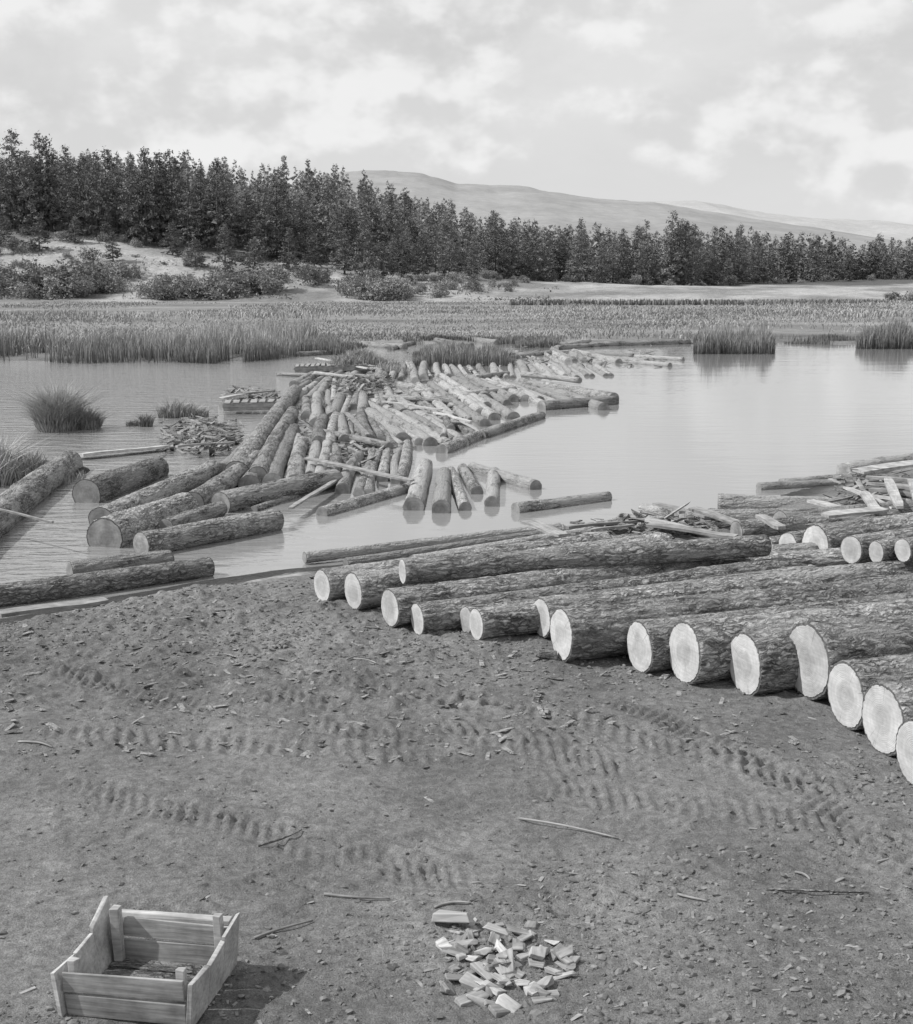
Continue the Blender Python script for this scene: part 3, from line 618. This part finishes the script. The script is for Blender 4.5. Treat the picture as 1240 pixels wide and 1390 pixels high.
scatter('bark_litter',CB,CF,x,y,.015+.05*rng.random(len(x))**2,M_barkdark,'dark bark litter along the water edge',flat=(1,1,1),zoff=.15)
dx=[];dy=[];dz=[]
for a,b_,c_,d_,n,zm,zb0 in [(215,330,572,622,420,.3,0),(300,380,530,556,200,.3,0),(400,560,500,560,380,.12,0),(380,560,560,640,420,.10,0),(560,700,500,570,260,.08,0),(540,930,468,500,300,.08,0),(760,1000,706,730,110,.1,.5),(1120,1240,640,695,60,.1,.55),(470,520,600,630,60,.12,0)]:
    for i in range(n):
        u_=random.betavariate(1.6,1.6); w_=random.betavariate(1.6,1.6)
        p=G(a+(b_-a)*u_,c_+(d_-c_)*w_,zb0)[0]; dx.append(p[0]);dy.append(p[1]); dz.append(.02+zb0+zm*random.random()*(1-abs(2*u_-1)))
for i in range(420):
    p=G(random.gauss(492,20),random.gauss(532,7))[0]; q=G(492,532)[0]; r2=((p[0]-q[0])/1.6)**2+((p[1]-q[1])/3.5)**2; dx.append(p[0]);dy.append(p[1]);dz.append(.05+.6*math.exp(-r2)*random.random()**.5)
dx=np.array(dx);dy=np.array(dy);dz=np.array(dz)
h2=rng.random(len(dx))<.55
scatter('floating_debris',CB,CF,dx[h2],dy[h2],.04+.20*rng.random(h2.sum())**2,M_wood,'broken slabs floating between logs',flat=(1,.6,.8),zoff=0.1,zb=dz[h2],tilt=.25)
scatter('bark_debris',CB,CF,dx[~h2],dy[~h2],.06+.22*rng.random((~h2).sum())**2,M_barkdark,'dark bark slabs heaped between floating logs',flat=(1,.8,1.2),zoff=0.1,zb=dz[~h2],tilt=.25)
# ---------------------------------------------------------------- sky / light
S=Vector((-.80,-.06,0)).normalized()*math.cos(math.radians(45))+Vector((0,0,math.sin(math.radians(45))))
sl=bpy.data.lights.new('sun','SUN'); sl.energy=4.4; sl.angle=math.radians(.6); sl.color=(1,.995,.985)
so=bpy.data.objects.new('sun',sl); col.objects.link(so); so.rotation_euler=S.to_track_quat('Z','Y').to_euler(); so.location=(0,0,40)
w=bpy.data.worlds.new("World"); sc.world=w; w.use_nodes=True; w.node_tree.nodes.clear(); T=NT(w.node_tree)
sky=T.n('ShaderNodeTexSky',{'sky_type':'NISHITA','sun_disc':False,'sun_elevation':math.radians(45),'sun_rotation':math.atan2(S.x,S.y)})
bw=T.n('ShaderNodeRGBToBW',None,Color=sky.outputs[0]).outputs[0]
tc=T.n('ShaderNodeTexCoord').outputs['Generated']; sp=T.n('ShaderNodeSeparateXYZ',None,Vector=tc)
az=T.m('ARCTAN2',sp.outputs[0],sp.outputs[1]); el=T.m('ARCSINE',sp.outputs[2])
uv=T.n('ShaderNodeCombineXYZ',None,i0=az,i1=T.m('MULTIPLY',el,1.4),i2=0.0).outputs[0]
nA=T.noise(uv,13.0,8,.55,.0); nB=T.noise(T.mapv(uv,(1,1.6,1),(3.1,1.7,0)),4.5,7,.55,.3)
nLit=T.noise(T.mapv(uv,(1,1,1),(.010,-.022,0)),13.0,4,.5,.0)
nLo=T.noise(uv,13.0,4,.5,.0)
mask=None
for px,py,rx,ry,k in [(560,150,160,54,.36),(370,165,170,60,.38),(235,165,90,50,.32),(120,205,140,36,.20),(890,168,60,34,.34),(1070,165,150,60,.38),(1190,200,110,70,.34),(640,212,80,22,.26),(1230,245,80,45,.28),(1050,40,400,36,.16),(300,40,460,46,.22)]:
    a=T.m('DIVIDE',T.m('SUBTRACT',az,(px-CX)/F),rx/F); e=T.m('DIVIDE',T.m('SUBTRACT',el,(HOR-py)/F),ry/F)
    g=T.m('MULTIPLY',T.m('EXPONENT',T.m('MULTIPLY',T.m('ADD',T.m('MULTIPLY',a,a),T.m('MULTIPLY',e,e)),-1.0)),k)
    mask=g if mask is None else T.m('ADD',mask,g)
cum=T.mr(T.m('ADD',nA,mask),.54,.78,0,1,True)
high=T.m('MULTIPLY',T.mr(nB,.32,.62,0,1,True),T.mr(el,.04,.14,0.3,1.0,True))
lit=T.mr(T.m('SUBTRACT',nLo,nLit),-.12,.10,6.9,9.0,True)
base=T.m('ADD',T.m('ADD',T.m('MULTIPLY',bw,.25),5.4),T.mr(el,0.0,.12,1.0,0.0))
c1=T.n('ShaderNodeMix',{'data_type':'FLOAT'},i0=T.m('MULTIPLY',high,.95),i2=base,i3=7.6).outputs[0]
c2=T.n('ShaderNodeMix',{'data_type':'FLOAT'},i0=T.m('MULTIPLY',cum,.85),i2=c1,i3=lit).outputs[0]
cc=T.n('ShaderNodeCombineColor',None,i0=c2,i1=c2,i2=c2).outputs[0]
bg=T.n('ShaderNodeBackground',None,Color=cc,Strength=.1); out=T.n('ShaderNodeOutputWorld'); T.nt.links.new(bg.outputs[0],out.inputs[0])
# ---------------------------------------------------------------- camera
cd=bpy.data.cameras.new('camera'); cd.sensor_fit='VERTICAL'; cd.sensor_height=36; cd.lens=36*F/1390; cd.shift_y=-45/1390; cd.clip_end=20000; cd.clip_start=.1
co=bpy.data.objects.new('camera',cd); col.objects.link(co); co.location=(0,0,CAMZ); co.rotation_euler=(math.pi/2-PITCH,0,0); sc.camera=co
sc.view_settings.view_transform='Standard'; sc.view_settings.look='None'; sc.view_settings.exposure=0
